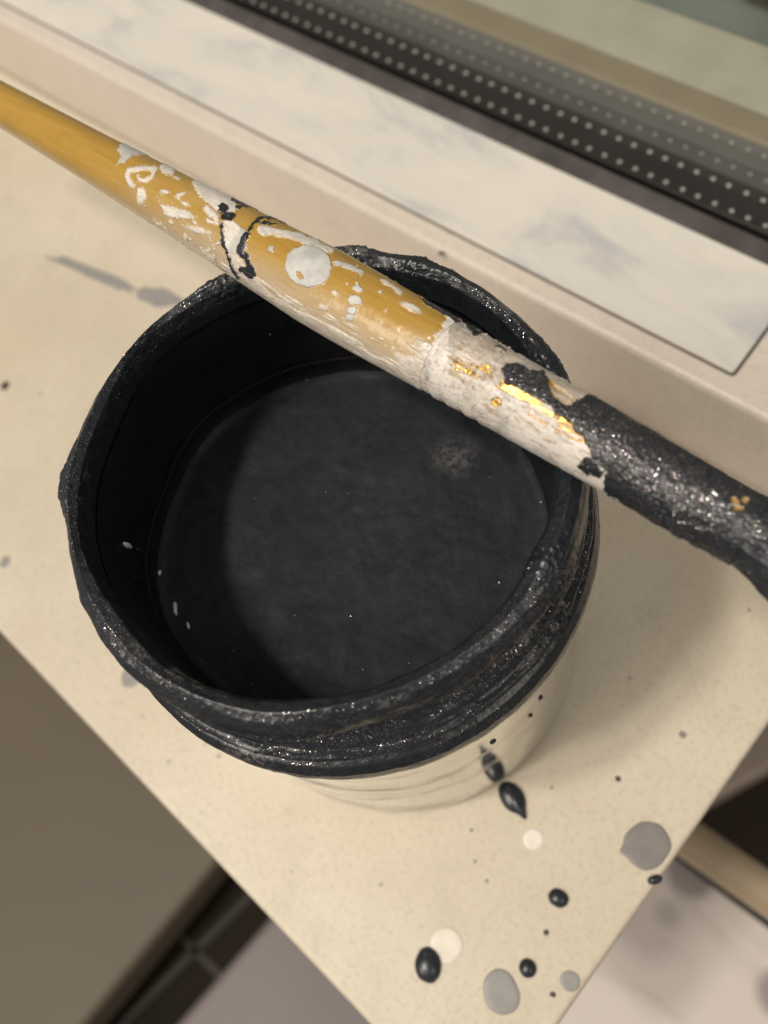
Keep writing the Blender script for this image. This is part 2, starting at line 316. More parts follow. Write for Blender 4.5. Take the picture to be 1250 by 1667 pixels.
led = prism('stone_ledge', [at(x, y, zl)[:2] for x, y in ((1060, 1342), (1420, 1628), (1420, 2050), (700, 2050), (700, 1500))], -88, zl, M['ledge'], bevel=.3)
jt = prism('rail_shade_strip', [at(x, y, zl + .05)[:2] for x, y in ((1088, 1366), (1400, 1592), (1400, 1622), (1080, 1384))], zl - .1, zl + .05, M['dark'], led)  # dark strip put in for the shade beneath the rail
tag(led, 'pale speckled stone ledge under the right end of the sill', 'ledge')
rz = -12.2
p0, p1 = at(1115, 1362, rz), at(1250, 1455, rz); d = p1 - p0; d /= np.linalg.norm(d); nn = np.cross(d, (0, 0, 1)); tt = np.linspace(0, 2 * np.pi, 48, endpoint=False)
ss = np.linspace(-2, np.linalg.norm(p1 - p0) + 6, 12)
P = p0 + ss[:, None, None] * d + .62 * (np.cos(tt)[None, :, None] * nn + np.sin(tt)[None, :, None] * np.array((0, 0, 1.)))
rail = grid('rail', P, M['rail'], flip=True, loc=p0 - np.array((0, 0, 1))); tag(rail, 'rounded brown rail running along the speckled ledge at right', 'rail')
zb = -20
blk = prism('recess_floor', [at(x, y, zb)[:2] for x, y in ((1040, 1300), (1120, 1320), (1420, 1130), (1500, 1700), (1060, 1400))], zb - 1, zb, plain('dark_brown_recess', srgb(66, 50, 34), .7, var=.5, sc=14)); tag(blk, kind='structure')
zw = -10
wl = prism('plaster_wall', [at(x, y, zw)[:2] for x, y in ((1080, 1150), (1420, 1000), (1420, 1155), (1130, 1320), (1040, 1360))], -88, zw, M['pinkwall'], bevel=.2); tag(wl, 'pale pinkish plaster wall end right of the sill', 'wall')

# ------------------------------------------------------------------ window
win = empty('window', (-8, 8.5, 0)); tag(win, 'cream painted window frame with inset smeared board and dark sealed glazing', 'window')
o0 = np.array((-8, 8.5, 0.))
def wbox(name, x0, x1, y0, y1, z0, z1, mat, bevel=0):
    o = box(name, x0 - o0[0], x1 - o0[0], y0 - o0[1], y1 - o0[1], z0, z1, mat, win, bevel); return o
XL, XR = -60, 26
HT = 2.05
# frame with a slightly raked face
prof = [(7.05, -2), (7.08, 0), (7.34, HT - .16), (7.40, HT - .05), (7.50, HT), (10.62, HT), (10.62, -2)]
V = [(x, y, z) for x in (XL, XR) for y, z in prof]; V = [np.array(v) - o0 for v in V]; n = len(prof)
Fc = [(i, (i + 1) % n, n + (i + 1) % n, n + i) for i in range(n)] + [tuple(range(n))[::-1], tuple(range(n, 2 * n))]
Fc = [f[::-1] for f in Fc]
fr_ = mesh('frame', V, Fc, M['frame'], win, smooth=False); bev(fr_, .05)
# dark joint around the board, board itself with rounded corner
def rounded(x0, x1, y0, y1, r, kx=0):
    P = []
    for cx, cy, a0 in ((x1 - r, y1 - r, 0), (x0 + r, y1 - r, 90), (x0 + r, y0 + r, 180), (x1 - r, y0 + r, 270)):
        for k in range(7): a = math.radians(a0 + k * 15); P.append((cx + r * math.cos(a) - o0[0], cy + r * math.sin(a) - o0[1]))
    return P
prism('joint', rounded(XL + 1, 2.72, 7.845, 10.60, .10), HT - .1, HT + .004, M['groove'], win)
prism('board', rounded(XL + 1.1, 2.66, 7.90, 10.56, .07), HT - .1, HT + .07, M['board'], win, bevel=.03)
y_a = at(1050, 339, HT)[1]; 
g1 = at(1050, 307, 1.9)[1]; zr = 1.3
r1, r2 = at(1058, 285, zr), at(1055, 246, zr)
yb0 = at(1050, 293, zr)[1]; yb1 = at(1050, 228, zr)[1]; yc1 = at(1055, 160, zr)[1]; yt1 = at(1050, 107, zr)[1]; yg1 = at(1170, 38, zr)[1]
print('window y', y_a, g1, r1, r2, yb0, yb1, yc1, yt1, yg1)
wbox('gasket', XL, XR, 10.623, g1, .2, HT - .06, M['gasket'], .08)
wbox('seal_gap', XL, XR, g1 + .003, yb0, -.5, zr - .55, M['gap'])
wbox('spacer_and_reflection', XL, XR, yb0 + .003, yb1, -.5, zr, M['spacer'], .03)
wbox('spacer_and_reflection', XL, XR, yb1 + .003, yc1, -.5, zr - .03, M['spacer_reflection'], .03)  # added bar standing in for the spacer's reflection in the glass
wbox('outer_profile', XL, XR, yc1 + .003, yt1, -.5, zr + .02, M['tan'], .15)
gy = yb0 - .12
wbox('glass_pane', XL, XR, gy - .2, gy, zr - .5, 45, M['glass'])
def bead_mesh(r):
    V = []; Fc = []
    for i in range(4):
        a = i * math.pi / 2 / 4
        for j in range(8): V.append((r * math.cos(a) * math.cos(j * math.pi / 4), r * math.cos(a) * math.sin(j * math.pi / 4), r * .8 * math.sin(a)))
    V.append((0, 0, r * .8))
    for i in range(3):
        for j in range(8): Fc.append((i * 8 + j, i * 8 + (j + 1) % 8, i * 8 + 8 + (j + 1) % 8, i * 8 + 8 + j))
    for j in range(8): Fc.append((24 + j, 24 + (j + 1) % 8, 32))
    me = bpy.data.meshes.new('perforation_and_reflection'); me.from_pydata([tuple(np.array(v) * S) for v in V], [], Fc); me.polygons.foreach_set('use_smooth', [True] * len(me.polygons)); return me
sp_ = (at(850 + 1220 / 3.125, 1025 / 3.125, zr)[0] - at(850 + 50 / 3.125, 520 / 3.125, zr)[0]) / 15
print('bead spacing', sp_)
bm1 = bead_mesh(.06); bm1.materials.append(M['bead']); bm2 = bead_mesh(.045); bm2.materials.append(M['bead_reflection'])
y3, y4 = at(1050, 210, zr)[1], at(1052, 174, zr)[1]
x1_, x2_ = at(850 + 50 / 3.125, 628 / 3.125, zr)[0], at(850 + 50 / 3.125, 520 / 3.125, zr)[0]
for (yy, x_, me, zz) in ((r1[1], x1_, bm1, zr), (r2[1], x2_, bm1, zr), (y3, x1_ - .2, bm2, zr - .03), (y4, x2_ - .2, bm2, zr - .03)):  # last two rows are added as faint reflections of the first two
    for k in range(-40, 22):
        o = bpy.data.objects.new('perforation_and_reflection', me); col.objects.link(o); o.parent = win
        o.location = Vector((x_ + k * sp_ + random.uniform(-.015, .015) - o0[0], yy - o0[1], zz - .01)) * S
out = wbox_ = box('outside_ledge', -60, 30, yt1 + .003, yg1, -1.5, zr - .1, M['green'], bevel=.1); tag(out, 'pale green stone ledge outside behind the window glass', 'ledge')
te = box('outside_ground', -60, 60, yg1 + .003, 60, -3, zr - .5, M['teal']); tag(te, kind='structure')
pq = at(1275, -20, zr); dk = box('dark_planter', pq[0] - 1.2, pq[0] + 8, pq[1] - .5, pq[1] + 7, zr - .5, zr + 1.0, M['dark'], bevel=.5); tag(dk, 'dark box outside at the far corner behind the glass', 'box')

# ------------------------------------------------------------------ paint tin
H = 8.2
tin = empty('paint_tin', (0, 0, 0)); tag(tin, 'round polished tin crusted with dried black paint, standing on the cream sill', 'paint tin')
NT = 1080; th = np.linspace(-np.pi, np.pi, NT, endpoint=False); deg = np.degrees(th)
OUT = [(152, 3.64), (158, 3.68), (171, 3.67), (-178, 3.60), (-169, 3.64), (-160, 3.62), (-150, 3.62), (-146, 3.65), (-140, 3.68), (-135, 3.60), (-132, 3.55), (-120, 3.55), (-105, 3.56), (-95, 3.57), (-88, 3.54), (-78, 3.50), (-59, 3.52), (-46, 3.43), (-36, 3.40), (-26, 3.42), (-13, 3.44), (-3, 3.48), (10, 3.50), (56, 3.5), (76, 3.52), (96, 3.54), (106, 3.55), (121, 3.60), (127, 3.64)]
INN = [(-176, 3.40), (-159, 3.26), (-142, 3.30), (-123, 3.25), (-99, 3.12), (-88, 3.17), (-77, 3.16), (-57, 3.09), (-39, 3.05), (-22, 3.03), (2, 3.08), (14, 3.08), (68, 3.16), (96, 3.2), (108, 3.17), (140, 3.26), (165, 3.36), (177, 3.42)]
def smooth(v, n):
    k = np.hanning(n); k /= k.sum(); return np.convolve(np.concatenate([v[-n:], v, v[:n]]), k, 'same')[n:-n]
ro = smooth(cyc(deg, OUT), 31); ri = smooth(cyc(deg, INN), 75) - .02
# body: mirror-like metal wall
zz = np.array([0, .02, .06, .12, .25] + list(np.linspace(.5, 6.1, 24)))
rr = np.array([3.36, 3.46, 3.52, 3.55, 3.56] + [3.57] * 23 + [3.55])
P = np.stack([rr[:, None] * np.cos(th[::4])[None], rr[:, None] * np.sin(th[::4])[None], np.repeat(zz[:, None], NT // 4, 1)], -1)
grid('tin_body', P, M['tin'], tin)
box_ = mesh('tin_base', [(3.36 * math.cos(a), 3.36 * math.sin(a), .004) for a in th[::12]], [tuple(range(NT // 12))[::-1]], M['tin'], tin, smooth=False)
# crust: one profile swept round, each ring of it with its own relief
u = np.linspace(0, 1, 420)
ctrl = [ # (u, r_rel, z) r_rel: value relative to key radii, solved below
 (0.00, 'i', .10, 7.35), (0.08, 'i', .07, 7.48), (0.17, 'i', .00, 7.72), (0.21, 'i', .01, 7.92), (0.25, 'i', .07, 8.11), (0.29, 'm', .00, 8.2), (0.33, 'o', -.09, 8.13), (0.37, 'o', -.01, 7.98),
 (0.41, 'o', .02, 7.82), (0.45, 'o', -.09, 7.68), (0.475, 'o', -.22, 7.60), (0.50, 'f', 3.20, 7.50), (0.53, 'f', 3.30, 7.34), (0.555, 'f', 3.48, 7.22), (0.575, 'f', 3.54, 7.12), (0.60, 'f', 3.44, 7.02), (0.625, 'f', 3.34, 6.96), (0.65, 'f', 3.50, 6.88), (0.675, 'f', 3.60, 6.80), (0.70, 'f', 3.54, 6.70), (0.735, 'f', 3.36, 6.62),
 (0.76, 'f', 3.44, 6.56), (0.80, 'f', 3.66, 6.47), (0.84, 'f', 3.735, 6.30), (0.88, 'f', 3.75, 6.14), (0.92, 'f', 3.74, 5.98), (0.96, 'f', 3.69, 5.85), (0.985, 'f', 3.60, 5.80), (1.00, 'f', 3.56, 5.80)]
cu = [c[0] for c in ctrl]
bulge = .12 * sst(-.2, .5, np.cos(th - math.radians(165))); R_ = np.zeros((len(ctrl), NT)); Z_ = np.zeros((len(ctrl), NT))
for k, (uu, kind, v, z) in enumerate(ctrl):
    R_[k] = ri + v if kind == 'i' else ro + v if kind == 'o' else (ri + ro) / 2 if kind == 'm' else np.maximum(v, ri + bulge + .10)
    Z_[k] = z
Rp = np.array([np.interp(u, cu, R_[:, j]) for j in range(NT)]).T; Zp = np.array([np.interp(u, cu, Z_[:, j]) for j in range(NT)]).T
for _ in range(3):
    Rp[1:-1] = (Rp[:-2] + 2 * Rp[1:-1] + Rp[2:]) / 4; Zp[1:-1] = (Zp[:-2] + 2 * Zp[1:-1] + Zp[2:]) / 4
U = u[:, None] * np.ones((1, NT)); T = (th[None] + np.pi) / (2 * np.pi) * np.ones((len(u), 1))
# thread helix: rings climb with the angle
n_low = fbm(U * 3, T * 14, 14, 1); n_mid = fbm(U * 14, T * 90, 90, 5); n_fin = fbm(U * 60, T * 420, 210, 9, 3)
lump = np.clip(fbm(U * 9, T * 34, 34, 24), 0, 1)
lipm = sst(.12, .24, U) * (1 - sst(.46, .52, U)); band = sst(.48, .54, U) * (1 - sst(.76, .8, U)); sho = sst(.76, .82, U)
disp = lipm * (.022 * n_low + .014 * n_mid + .005 * n_fin + .03 * lump) + band * (.018 * n_mid + .028 * fbm(U * 40, T * 26, 26, 31) + .006 * n_fin) + sho * (.012 * n_mid + .003 * n_fin) 
# skirt: a torn film of paint hanging below the lip, its lower edge wavering round the tin
edge = .505 + .05 * fbm(T[:1] * 0 + .3, T[:1] * 22, 22, 41, 5, .6)
disp += .035 * (1 - sst(edge - .004, edge + .010, U)) * sst(.40, .47, U)
edge2 = .745 + .03 * fbm(T[:1] * 0 + 5.3, T[:1] * 30, 30, 47, 5, .6)
disp += .05 * (1 - sst(edge2 - .003, edge2 + .006, U)) * sst(.60, .72, U) * (fbm(T[:1] * 0 + 2.2, T[:1] * 9, 9, 43) > -.1)
# crusts at the left and at the far side
for a0, wd, amp in ((-141, 6, .028), (156, 5, .04), (121, 5, .06), (104, 5, .05), (60, 10, .04), (-113, 2, .015), (10, 6, .05)):
    dd = (deg - a0 + 180) % 360 - 180; disp += lipm * np.exp(-(dd[None] / wd) ** 2) * amp * (.6 + 1.3 * np.abs(n_mid) + .8 * np.abs(n_fin))
# outward normal in the profile plane
dR = np.gradient(Rp, axis=0); dZ = np.gradient(Zp, axis=0); L = np.hypot(dR, dZ) + 1e-9; nr, nz = -dZ / L, dR / L
Rr = Rp + nr * disp; Zr = Zp + nz * disp
# notch in the lip near the right of the brush, and the soft sag of the near lip
P = np.stack([Rr * np.cos(th)[None], Rr * np.sin(th)[None], Zr], -1)
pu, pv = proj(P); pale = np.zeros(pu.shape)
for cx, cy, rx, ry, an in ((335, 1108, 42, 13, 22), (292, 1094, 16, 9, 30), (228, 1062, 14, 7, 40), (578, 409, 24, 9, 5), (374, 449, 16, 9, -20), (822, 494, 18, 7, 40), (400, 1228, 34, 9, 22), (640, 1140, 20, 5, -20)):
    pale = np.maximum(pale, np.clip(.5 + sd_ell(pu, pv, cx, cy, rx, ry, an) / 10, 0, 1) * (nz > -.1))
torn = np.exp(-((U - edge - .003) / .0030) ** 2) * (fbm(T * 0 + 7.7, T * 40, 40, 49) > -.35)
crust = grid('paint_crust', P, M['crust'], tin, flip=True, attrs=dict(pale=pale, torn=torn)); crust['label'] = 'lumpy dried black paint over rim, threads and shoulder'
# inner wall and paint surface
PZ = 5.15
zi = np.linspace(7.62, PZ - .1, 60); nw = fbm(zi[:, None] * 2, T[:60] * 40, 40, 71)
Ri = ri[None] + .012 + bulge[None] * sst(7.35, 6.2, zi)[:, None] + .02 * nw * sst(7.5, 7.0, zi)[:, None] - .06 * sst(PZ + .25, PZ, zi)[:, None]
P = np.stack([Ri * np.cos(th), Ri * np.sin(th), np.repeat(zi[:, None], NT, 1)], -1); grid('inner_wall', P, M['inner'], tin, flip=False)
rs = np.linspace(0.001, 1, 90); tx = th[::4]; rmax = (ri + bulge + .02)[::4]
Rg = rs[:, None] * rmax[None]; X = Rg * np.cos(tx); Y = Rg * np.sin(tx)
Zg = PZ + .02 * fbm(X * 1.1 + 20, Y * 1.1 + 20, None, 81) + .008 * fbm(X * 7 + 60, Y * 7 + 60, None, 85) + .10 * sst(.93, 1, rs)[:, None] ** 2
grid('paint_surface', np.stack([X, Y, Zg], -1), M['skin'], tin, flip=False)['label'] = 'dull dried black paint skin inside the tin'
# thin brown line round the inner wall
zl_ = np.array([PZ + .46, PZ + .48, PZ + .50]); k_ = (deg > 95) | (deg < -100)
idx = np.where(k_)[0]; idx = np.concatenate([idx[idx > NT // 2], idx[idx <= NT // 2]])
Rl = (ri[idx] + bulge[idx] - .03)[None] * np.ones((3, 1)) + np.array([0.006, -.006, .006])[:, None] - .0
nl = .05 * fbm(np.zeros(len(idx)) + 3.1, np.arange(len(idx)) / 24., None, 91)
P = np.stack([Rl * np.cos(th[idx]), Rl * np.sin(th[idx]), zl_[:, None] + nl[None]], -1)
grid('wall_line', P, plain('brown_line', srgb(58, 46, 38), .5, var=.5, sc=300), tin, wrap_u=False, flip=False)
# lamp glints painted as pale flecks, and black drops, inside the tin
def blob(name, c, rx, ry, hz, mat, parent=None, ang=0, seed=0, tail=None, loc=None, irregular=.08, nrm=None, flat=False, rings=10, seg=72):
    """a dried drop: outline with its own wobble, domed or flat, on a surface with normal nrm"""
    r_ = np.random.default_rng(seed); ph = r_.random(6) * 6.28; am = irregular * r_.random(6) / np.arange(1, 7)
    a = np.linspace(0, 2 * np.pi, seg, endpoint=False); out = 1 + sum(am[k] * np.sin((k + 2) * a + ph[k]) for k in range(6)); rows = []
    out = out + irregular * .35 * fbm(np.full(seg, 3.3), a / (2 * np.pi) * 12, 12, seed + 500, 4, .6)
    if tail: out = out + tail[1] * np.exp(-(((a - tail[0] + np.pi) % (2 * np.pi) - np.pi) / tail[2]) ** 2)
    for i in range(rings + 1):
        s_ = 1 - i / rings; s_ = max(s_, .001)
        hgt = hz * ((1 - s_ ** 8) if flat else math.sqrt(max(0, 1 - s_ ** 2.2)))
        rows.append(np.stack([rx * s_ * out * np.cos(a), ry * s_ * out * np.sin(a), np.full(seg, hgt)], -1))
    rows.insert(0, rows[0] * np.array((1, 1, 0)) + np.array((0, 0, -.01)))
    P = np.array(rows); ca, sa = math.cos(ang), math.sin(ang)
    P = np.stack([P[..., 0] * ca - P[..., 1] * sa, P[..., 0] * sa + P[..., 1] * ca, P[..., 2]], -1)
    if nrm is not None:
        q = Vector(nrm).to_track_quat('Z', 'Y').to_matrix(); P = P @ np.array(q).T
    return grid(name, P + np.array(c), mat, parent, loc=c if not parent else (0, 0, 0))
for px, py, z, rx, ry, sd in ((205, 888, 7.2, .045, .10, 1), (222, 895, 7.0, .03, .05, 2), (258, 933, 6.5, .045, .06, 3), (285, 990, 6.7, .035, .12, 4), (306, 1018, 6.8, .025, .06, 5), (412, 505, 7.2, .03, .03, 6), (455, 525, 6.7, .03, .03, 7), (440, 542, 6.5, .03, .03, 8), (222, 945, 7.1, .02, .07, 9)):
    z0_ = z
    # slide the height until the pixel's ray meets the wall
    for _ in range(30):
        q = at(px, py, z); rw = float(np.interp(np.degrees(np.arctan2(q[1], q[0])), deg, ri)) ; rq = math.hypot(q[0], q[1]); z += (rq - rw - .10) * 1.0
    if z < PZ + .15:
        q = at(px, py, PZ + .03); a = math.atan2(q[1], q[0]); blob('glint_and_drop', q, rx * .9, ry * .9, .02, M['painted_glint'], tin, a, sd, irregular=.3, seg=16, rings=5); continue
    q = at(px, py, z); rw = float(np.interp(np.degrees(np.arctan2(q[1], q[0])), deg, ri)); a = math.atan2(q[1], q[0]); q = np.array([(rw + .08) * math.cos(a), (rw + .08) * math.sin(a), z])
    blob('glint_and_drop', q, rx * .9, ry * 1.3, .05, M['painted_glint'] if sd in (1, 3, 4) else M['droplet'], tin, 0, sd, nrm=(-math.cos(a), -math.sin(a), 0), irregular=.3, seg=16, rings=5)
# dried flakes standing off the rim
for k, (a, r0, z0, s_) in enumerate([(-141, 3.68, 7.95, .07), (-137, 3.64, 7.9, .06), (-145, 3.66, 8.02, .06), (-113, 3.58, 7.7, .05), (97, 3.55, 8.05, .06), (106, 3.57, 8.05, .06), (57, 3.52, 8.0, .05), (155, 3.68, 8.0, .05)]):
    a = math.radians(a); r_ = np.random.default_rng(k + 5); V = []
    for j in range(9):
        v = r_.normal(size=3) * s_ * .55; V.append(((r0 - .05) * math.cos(a) + v[0], (r0 - .05) * math.sin(a) + v[1], z0 - .05 + v[2]))
    import bmesh
    bm = bmesh.new(); [bm.verts.new(tuple(np.array(v) * S)) for v in V]; bmesh.ops.convex_hull(bm, input=bm.verts)
    for v in [v for v in bm.verts if not v.link_faces]: bm.verts.remove(v)
    me = bpy.data.meshes.new('paint_flake'); bm.to_mesh(me); bm.free(); o = link('paint_flake', me, M['crust'], tin, smooth=False)
# small dark dabs on the outside of the tin wall
for px, py, z, rx, ry, sd in ((881, 1136, 4.2, .05, .075, 21), (864, 1165, 4.0, .035, .045, 22), (803, 1208, 4.6, .06, .05, 23)):
    for _ in range(40):
        q = at(px, py, z); rq = math.hypot(q[0], q[1]); z -= (rq - 3.58) * .8; z = min(max(z, .3), 5.7)
    q = at(px, py, z); a = math.atan2(q[1], q[0]); q = np.array([3.575 * math.cos(a), 3.575 * math.sin(a), z])
    blob('dark_dab', q, rx, ry, .03, M['droplet'], tin, 0, sd, nrm=(math.cos(a), math.sin(a), 0), irregular=.25, seg=20, rings=6)

# ------------------------------------------------------------------ brush
AX0 = np.array([0, 1.965, 8.70]); brush = empty('paintbrush', (0, 1.965, 8.24)); tag(brush, 'ochre handled round paintbrush spattered white and black, laid across the tin rim', 'paintbrush')
bo = np.array((0, 1.965, 8.24))
def axis(s): return np.stack([s, 1.965 + .004 * s, 8.705 - .004 * s], -1)
RS = [(-17.2, .02), (-17.1, .12), (-16.8, .18), (-15, .215), (-12, .26), (-8.5, .335), (-6, .39), (-4.7, .43), (-3.2, .475), (-2.3, .515), (-1.5, .55), (-.9, .548), (-.2, .53), (.55, .505), (.62, .49), (.70, .49), (.78, .50), (1.3, .49), (2.2, .474), (3.1, .45), (4, .425), (4.7, .41), (4.95, .415)]
def rad(s): return np.interp(s, [a for a, _ in RS], [b_ for _, b_ in RS])
def surf(s, t, r):
    A = axis(s)[:, None, :]; return A + r[..., None] * (np.cos(t)[None, :, None] * np.array((0, 1, 0)) + np.sin(t)[None, :, None] * np.array((0, 0, 1)))
def F01(d, soft=7.0): return np.clip(.5 + d / soft / 2, 0, 1)
def mx(*a):
    r_ = a[0]
    for k in a[1:]: r_ = np.maximum(r_, k)
    return r_
# handle
s = np.concatenate([np.linspace(-17.2, -9.6, 120), np.linspace(-9.58, .70, 1150)]); t = np.linspace(0, 2 * np.pi, 420, endpoint=False)
r0 = rad(s); kk = np.ones(9) / 9; r0[12:-12] = np.convolve(r0, kk, 'same')[12:-12]
P0 = surf(s, t, r0[:, None] * np.ones(len(t))[None]); pu, pv = proj(P0)
Sg = s[:, None] * np.ones((1, len(t))); Tg = t[None] * np.ones((len(s), 1)); Tn = Tg / (2 * np.pi)
axu, axv = proj(axis(s)); tdir = np.gradient(axu), np.gradient(axv); ln = np.hypot(*tdir)
lat = ((pu - axu[:, None]) * (-tdir[1] / ln)[:, None] + (pv - axv[:, None]) * (tdir[0] / ln)[:, None]); lat = lat / (np.abs(lat).max(1)[:, None])   # -1 upper silhouette .. +1 lower
ns = fbm(Sg * 1.6 + 40, Tn * 10, 10, 101, 6, .6); nf = fbm(Sg * 6 + 40, Tn * 24, 24, 111, 5, .6); nst = fbm(Sg * 2.2 + 40, Tn * 44, 44, 121, 5, .6)
jx = pu + 4.5 * fbm(Sg * 11 + 9, Tn * 40, 40, 131, 5, .75); jy = pv + 4.5 * fbm(Sg * 11 + 70, Tn * 40, 40, 141, 5, .75)
E_ = lambda *a: sd_ell(jx, jy, *a); Ln = lambda p, w_: sd_line(jx, jy, p, w_); Pl = lambda p: sd_poly(jx, jy, p)
front = 1.0
dW = mx(Ln([(215, 302), (207, 288), (211, 278), (228, 275), (243, 273), (252, 275)], 4), Ln([(250, 277), (247, 288), (238, 293), (228, 292), (225, 287)], 3.6), E_(230, 318, 8, 14), E_(272, 277, 13, 8, 20), E_(288, 290, 6, 3),
        Pl([(262, 333), (280, 336), (300, 345), (322, 352), (308, 357), (290, 355), (268, 350)]), Pl([(313, 296), (328, 290), (352, 306), (376, 322), (388, 338), (372, 352), (352, 342), (334, 328), (322, 316)]),
        E_(322, 374, 17, 5, 18), Ln([(425, 374), (450, 379), (480, 384), (515, 397)], 6.5), Ln([(515, 397), (540, 408)], 4), Ln([(335, 340), (350, 352)], 5), Ln([(340, 358), (352, 362)], 3),
        Pl([(358, 362), (380, 358), (398, 378), (390, 410), (400, 445), (428, 478), (452, 500), (405, 478), (384, 452), (370, 420)]),
        E_(545, 476, 5, 3), E_(526, 501, 8, 4, 20), E_(668, 500, 19, 5, 24), Ln([(622, 458), (638, 466), (652, 476)], 3.2), E_(292, 318, 9, 4, -30), E_(268, 312, 5, 3), E_(300, 330, 7, 3, 20))
speckle = (nf - .34) * 22 - 60 * (pu < 235) - 60 * (pu > 400) - 10 * (lat < -.3); dW = mx(dW, speckle, (fbm(Sg * 9 + 90, Tn * 50, 50, 151, 4) - .62) * 30 - 80 * (pu < 560))
# the ragged white wash along the lower side and before the ferrule
yb = np.interp(pu, [0, 330, 380, 440, 520, 600, 660, 700, 730, 800], [2, 1.1, .62, .55, .62, .60, .42, -.1, -1.2, -2]); dW = mx(dW, (lat - yb + .55 * nst + .25 * ns - .12) * 16)
dG = mx(E_(502, 433, 38, 34, 12), Pl([(188, 246), (201, 231), (226, 240), (244, 252), (218, 253), (205, 262), (190, 268), (198, 252)]), E_(578, 488, 11, 9), E_(582, 470, 9, 5, 20), E_(572, 505, 8, 7), E_(568, 517, 6, 5), Ln([(545, 428), (568, 434), (590, 444)], 4), E_(395, 385, 7, 12), E_(441, 405, 5, 4), E_(388, 400, 14, 16))
dG = np.where(E_(488, 448, 9, 4, 60) > 0, -3, dG)
dK = mx(E_(363, 341, 8.5, 8), E_(371, 353, 11, 7.5), Ln([(378, 327), (398, 334), (416, 339)], 3.2), Ln([(386, 337), (404, 335)], 2.4), Ln([(462, 362), (440, 355), (424, 356), (411, 366), (406, 377)], 3), Ln([(448, 366), (428, 362)], 2.4), Ln([(403, 383), (396, 392), (391, 408), (400, 420), (407, 432), (411, 444)], 4.5), Ln([(396, 439), (412, 447)], 5), Ln([(361, 368), (363, 388), (370, 412), (377, 434), (388, 452)], 2.8))
dK = dK + 2.2 * nf; dK = mx(dK, Pl([(672, 476), (700, 488), (740, 515), (756, 528), (742, 530), (716, 514), (690, 498)]) - 2 + 9 * nst)
milk = np.clip(sst(-.3, .95, lat) * sst(120, 420, pu) * .9 + sst(.55, 1, lat) * .35 + .35 * np.clip(ns, 0, 1) * sst(180, 260, pu) * (1 - sst(380, 420, pu)) + sst(640, 715, pu) * sst(-.6, .2, lat) * .6, 0, 1)
wF, gF, kF = F01(dW), F01(dG), F01(dK)
h_ = .010 * sst(.4, .6, np.maximum(wF, gF)) + .012 * sst(.4, .6, kF) + .004 * nf * sst(150, 300, pu) + .003 * nst * sst(.2, .8, milk)
h_ += .02 * np.exp(-((Sg - .62) / .05) ** 2) * (.6 + nf)
Ph = surf(s, t, r0[:, None] + h_)
grid('handle', Ph - bo, M['handle'], brush, attrs=dict(white=wF, gray=gF, black=kF, milk=milk), flip=False)['label'] = 'ochre varnished handle with white, grey and black paint marks'
# ferrule
s = np.linspace(.66, 4.98, 640); r0 = rad(s) + .004; P0 = surf(s, t, r0[:, None] * np.ones(len(t))[None]); pu, pv = proj(P0)
Sg = s[:, None] * np.ones((1, len(t))); Tn = t[None] / (2 * np.pi) * np.ones((len(s), 1)); axu, axv = proj(axis(s)); tdir = np.gradient(axu), np.gradient(axv); ln = np.hypot(*tdir)
lat = ((pu - axu[:, None]) * (-tdir[1] / ln)[:, None] + (pv - axv[:, None]) * (tdir[0] / ln)[:, None]); lat = lat / (np.abs(lat).max(1)[:, None])
nf = fbm(Sg * 9 + 40, Tn * 30, 30, 211, 5, .6); nst = fbm(Sg * 2.5 + 40, Tn * 50, 50, 221, 5, .6); n2 = fbm(Sg * 22, Tn * 80, 80, 231, 4)
jx = pu + 6 * fbm(Sg * 8 + 9, Tn * 28, 28, 231, 5, .6); jy = pv + 6 * fbm(Sg * 8 + 70, Tn * 28, 28, 241, 5, .6)
stk = 26 * fbm(Sg * 5 + 4, Tn * 130, 130, 251, 4, .6)
dGo = mx(E_(742, 590, 7, 13, -20) + stk - 2, E_(766, 604, 10, 18, -30) + stk - 2, E_(790, 603, 7, 7) + stk - 2, Pl([(818, 622), (846, 622), (872, 634), (893, 660), (872, 664), (842, 655), (822, 642)]) + stk - 1, Pl([(872, 664), (895, 662), (940, 690), (952, 714), (928, 708), (890, 688), (866, 676)]) + stk - 1, Pl([(868, 612), (888, 616), (912, 632), (934, 650), (916, 660), (900, 650), (890, 634)]) + 2, E_(808, 655, 8, 6, 20) + 4 * nf, E_(951, 657, 6, 6), E_(835, 680, 10, 4, 30) + 8 * nf - 2, E_(1196, 818, 6, 9, -20), E_(1214, 815, 5, 8, 30), E_(1202, 828, 8, 4), E_(1215, 875, 7, 5, 40))
dBk = mx(Pl([(818, 602), (822, 592), (840, 588), (862, 600), (884, 603), (890, 622), (902, 648), (918, 660), (942, 652), (958, 642), (1000, 655), (1400, 790), (1400, 1200), (1085, 868), (1040, 838), (1004, 812), (986, 800), (984, 786), (988, 770), (976, 760), (962, 738), (950, 714), (934, 694), (900, 668), (880, 652), (852, 634), (824, 622)]),
         E_(958, 758, 18, 13, 10), Pl([(960, 760), (985, 768), (978, 782), (962, 774)]), Pl([(760, 528), (786, 536), (792, 552), (772, 548), (752, 536)]) - 3 + 8 * nf, E_(812, 566, 16, 7, 25) + 8 * nf - 4, Pl([(900, 612), (940, 632), (950, 642), (935, 642), (915, 628)]) - 5 + 14 * nst)
dBk = dBk + 3 * nf; dGo = np.where(dBk > 2, np.where(pu > 1180, dGo, -9), dGo); dBk = np.where((dGo > 0) & (pu > 1180), -6, dBk)
dWh = np.clip(.5 + .35 * nst + .2 * lat + .25 * (pu < 730) + .25 * np.exp(-((pu - 960) / 25.) ** 2), 0, 1)
gF, kF = F01(dGo), F01(dBk)
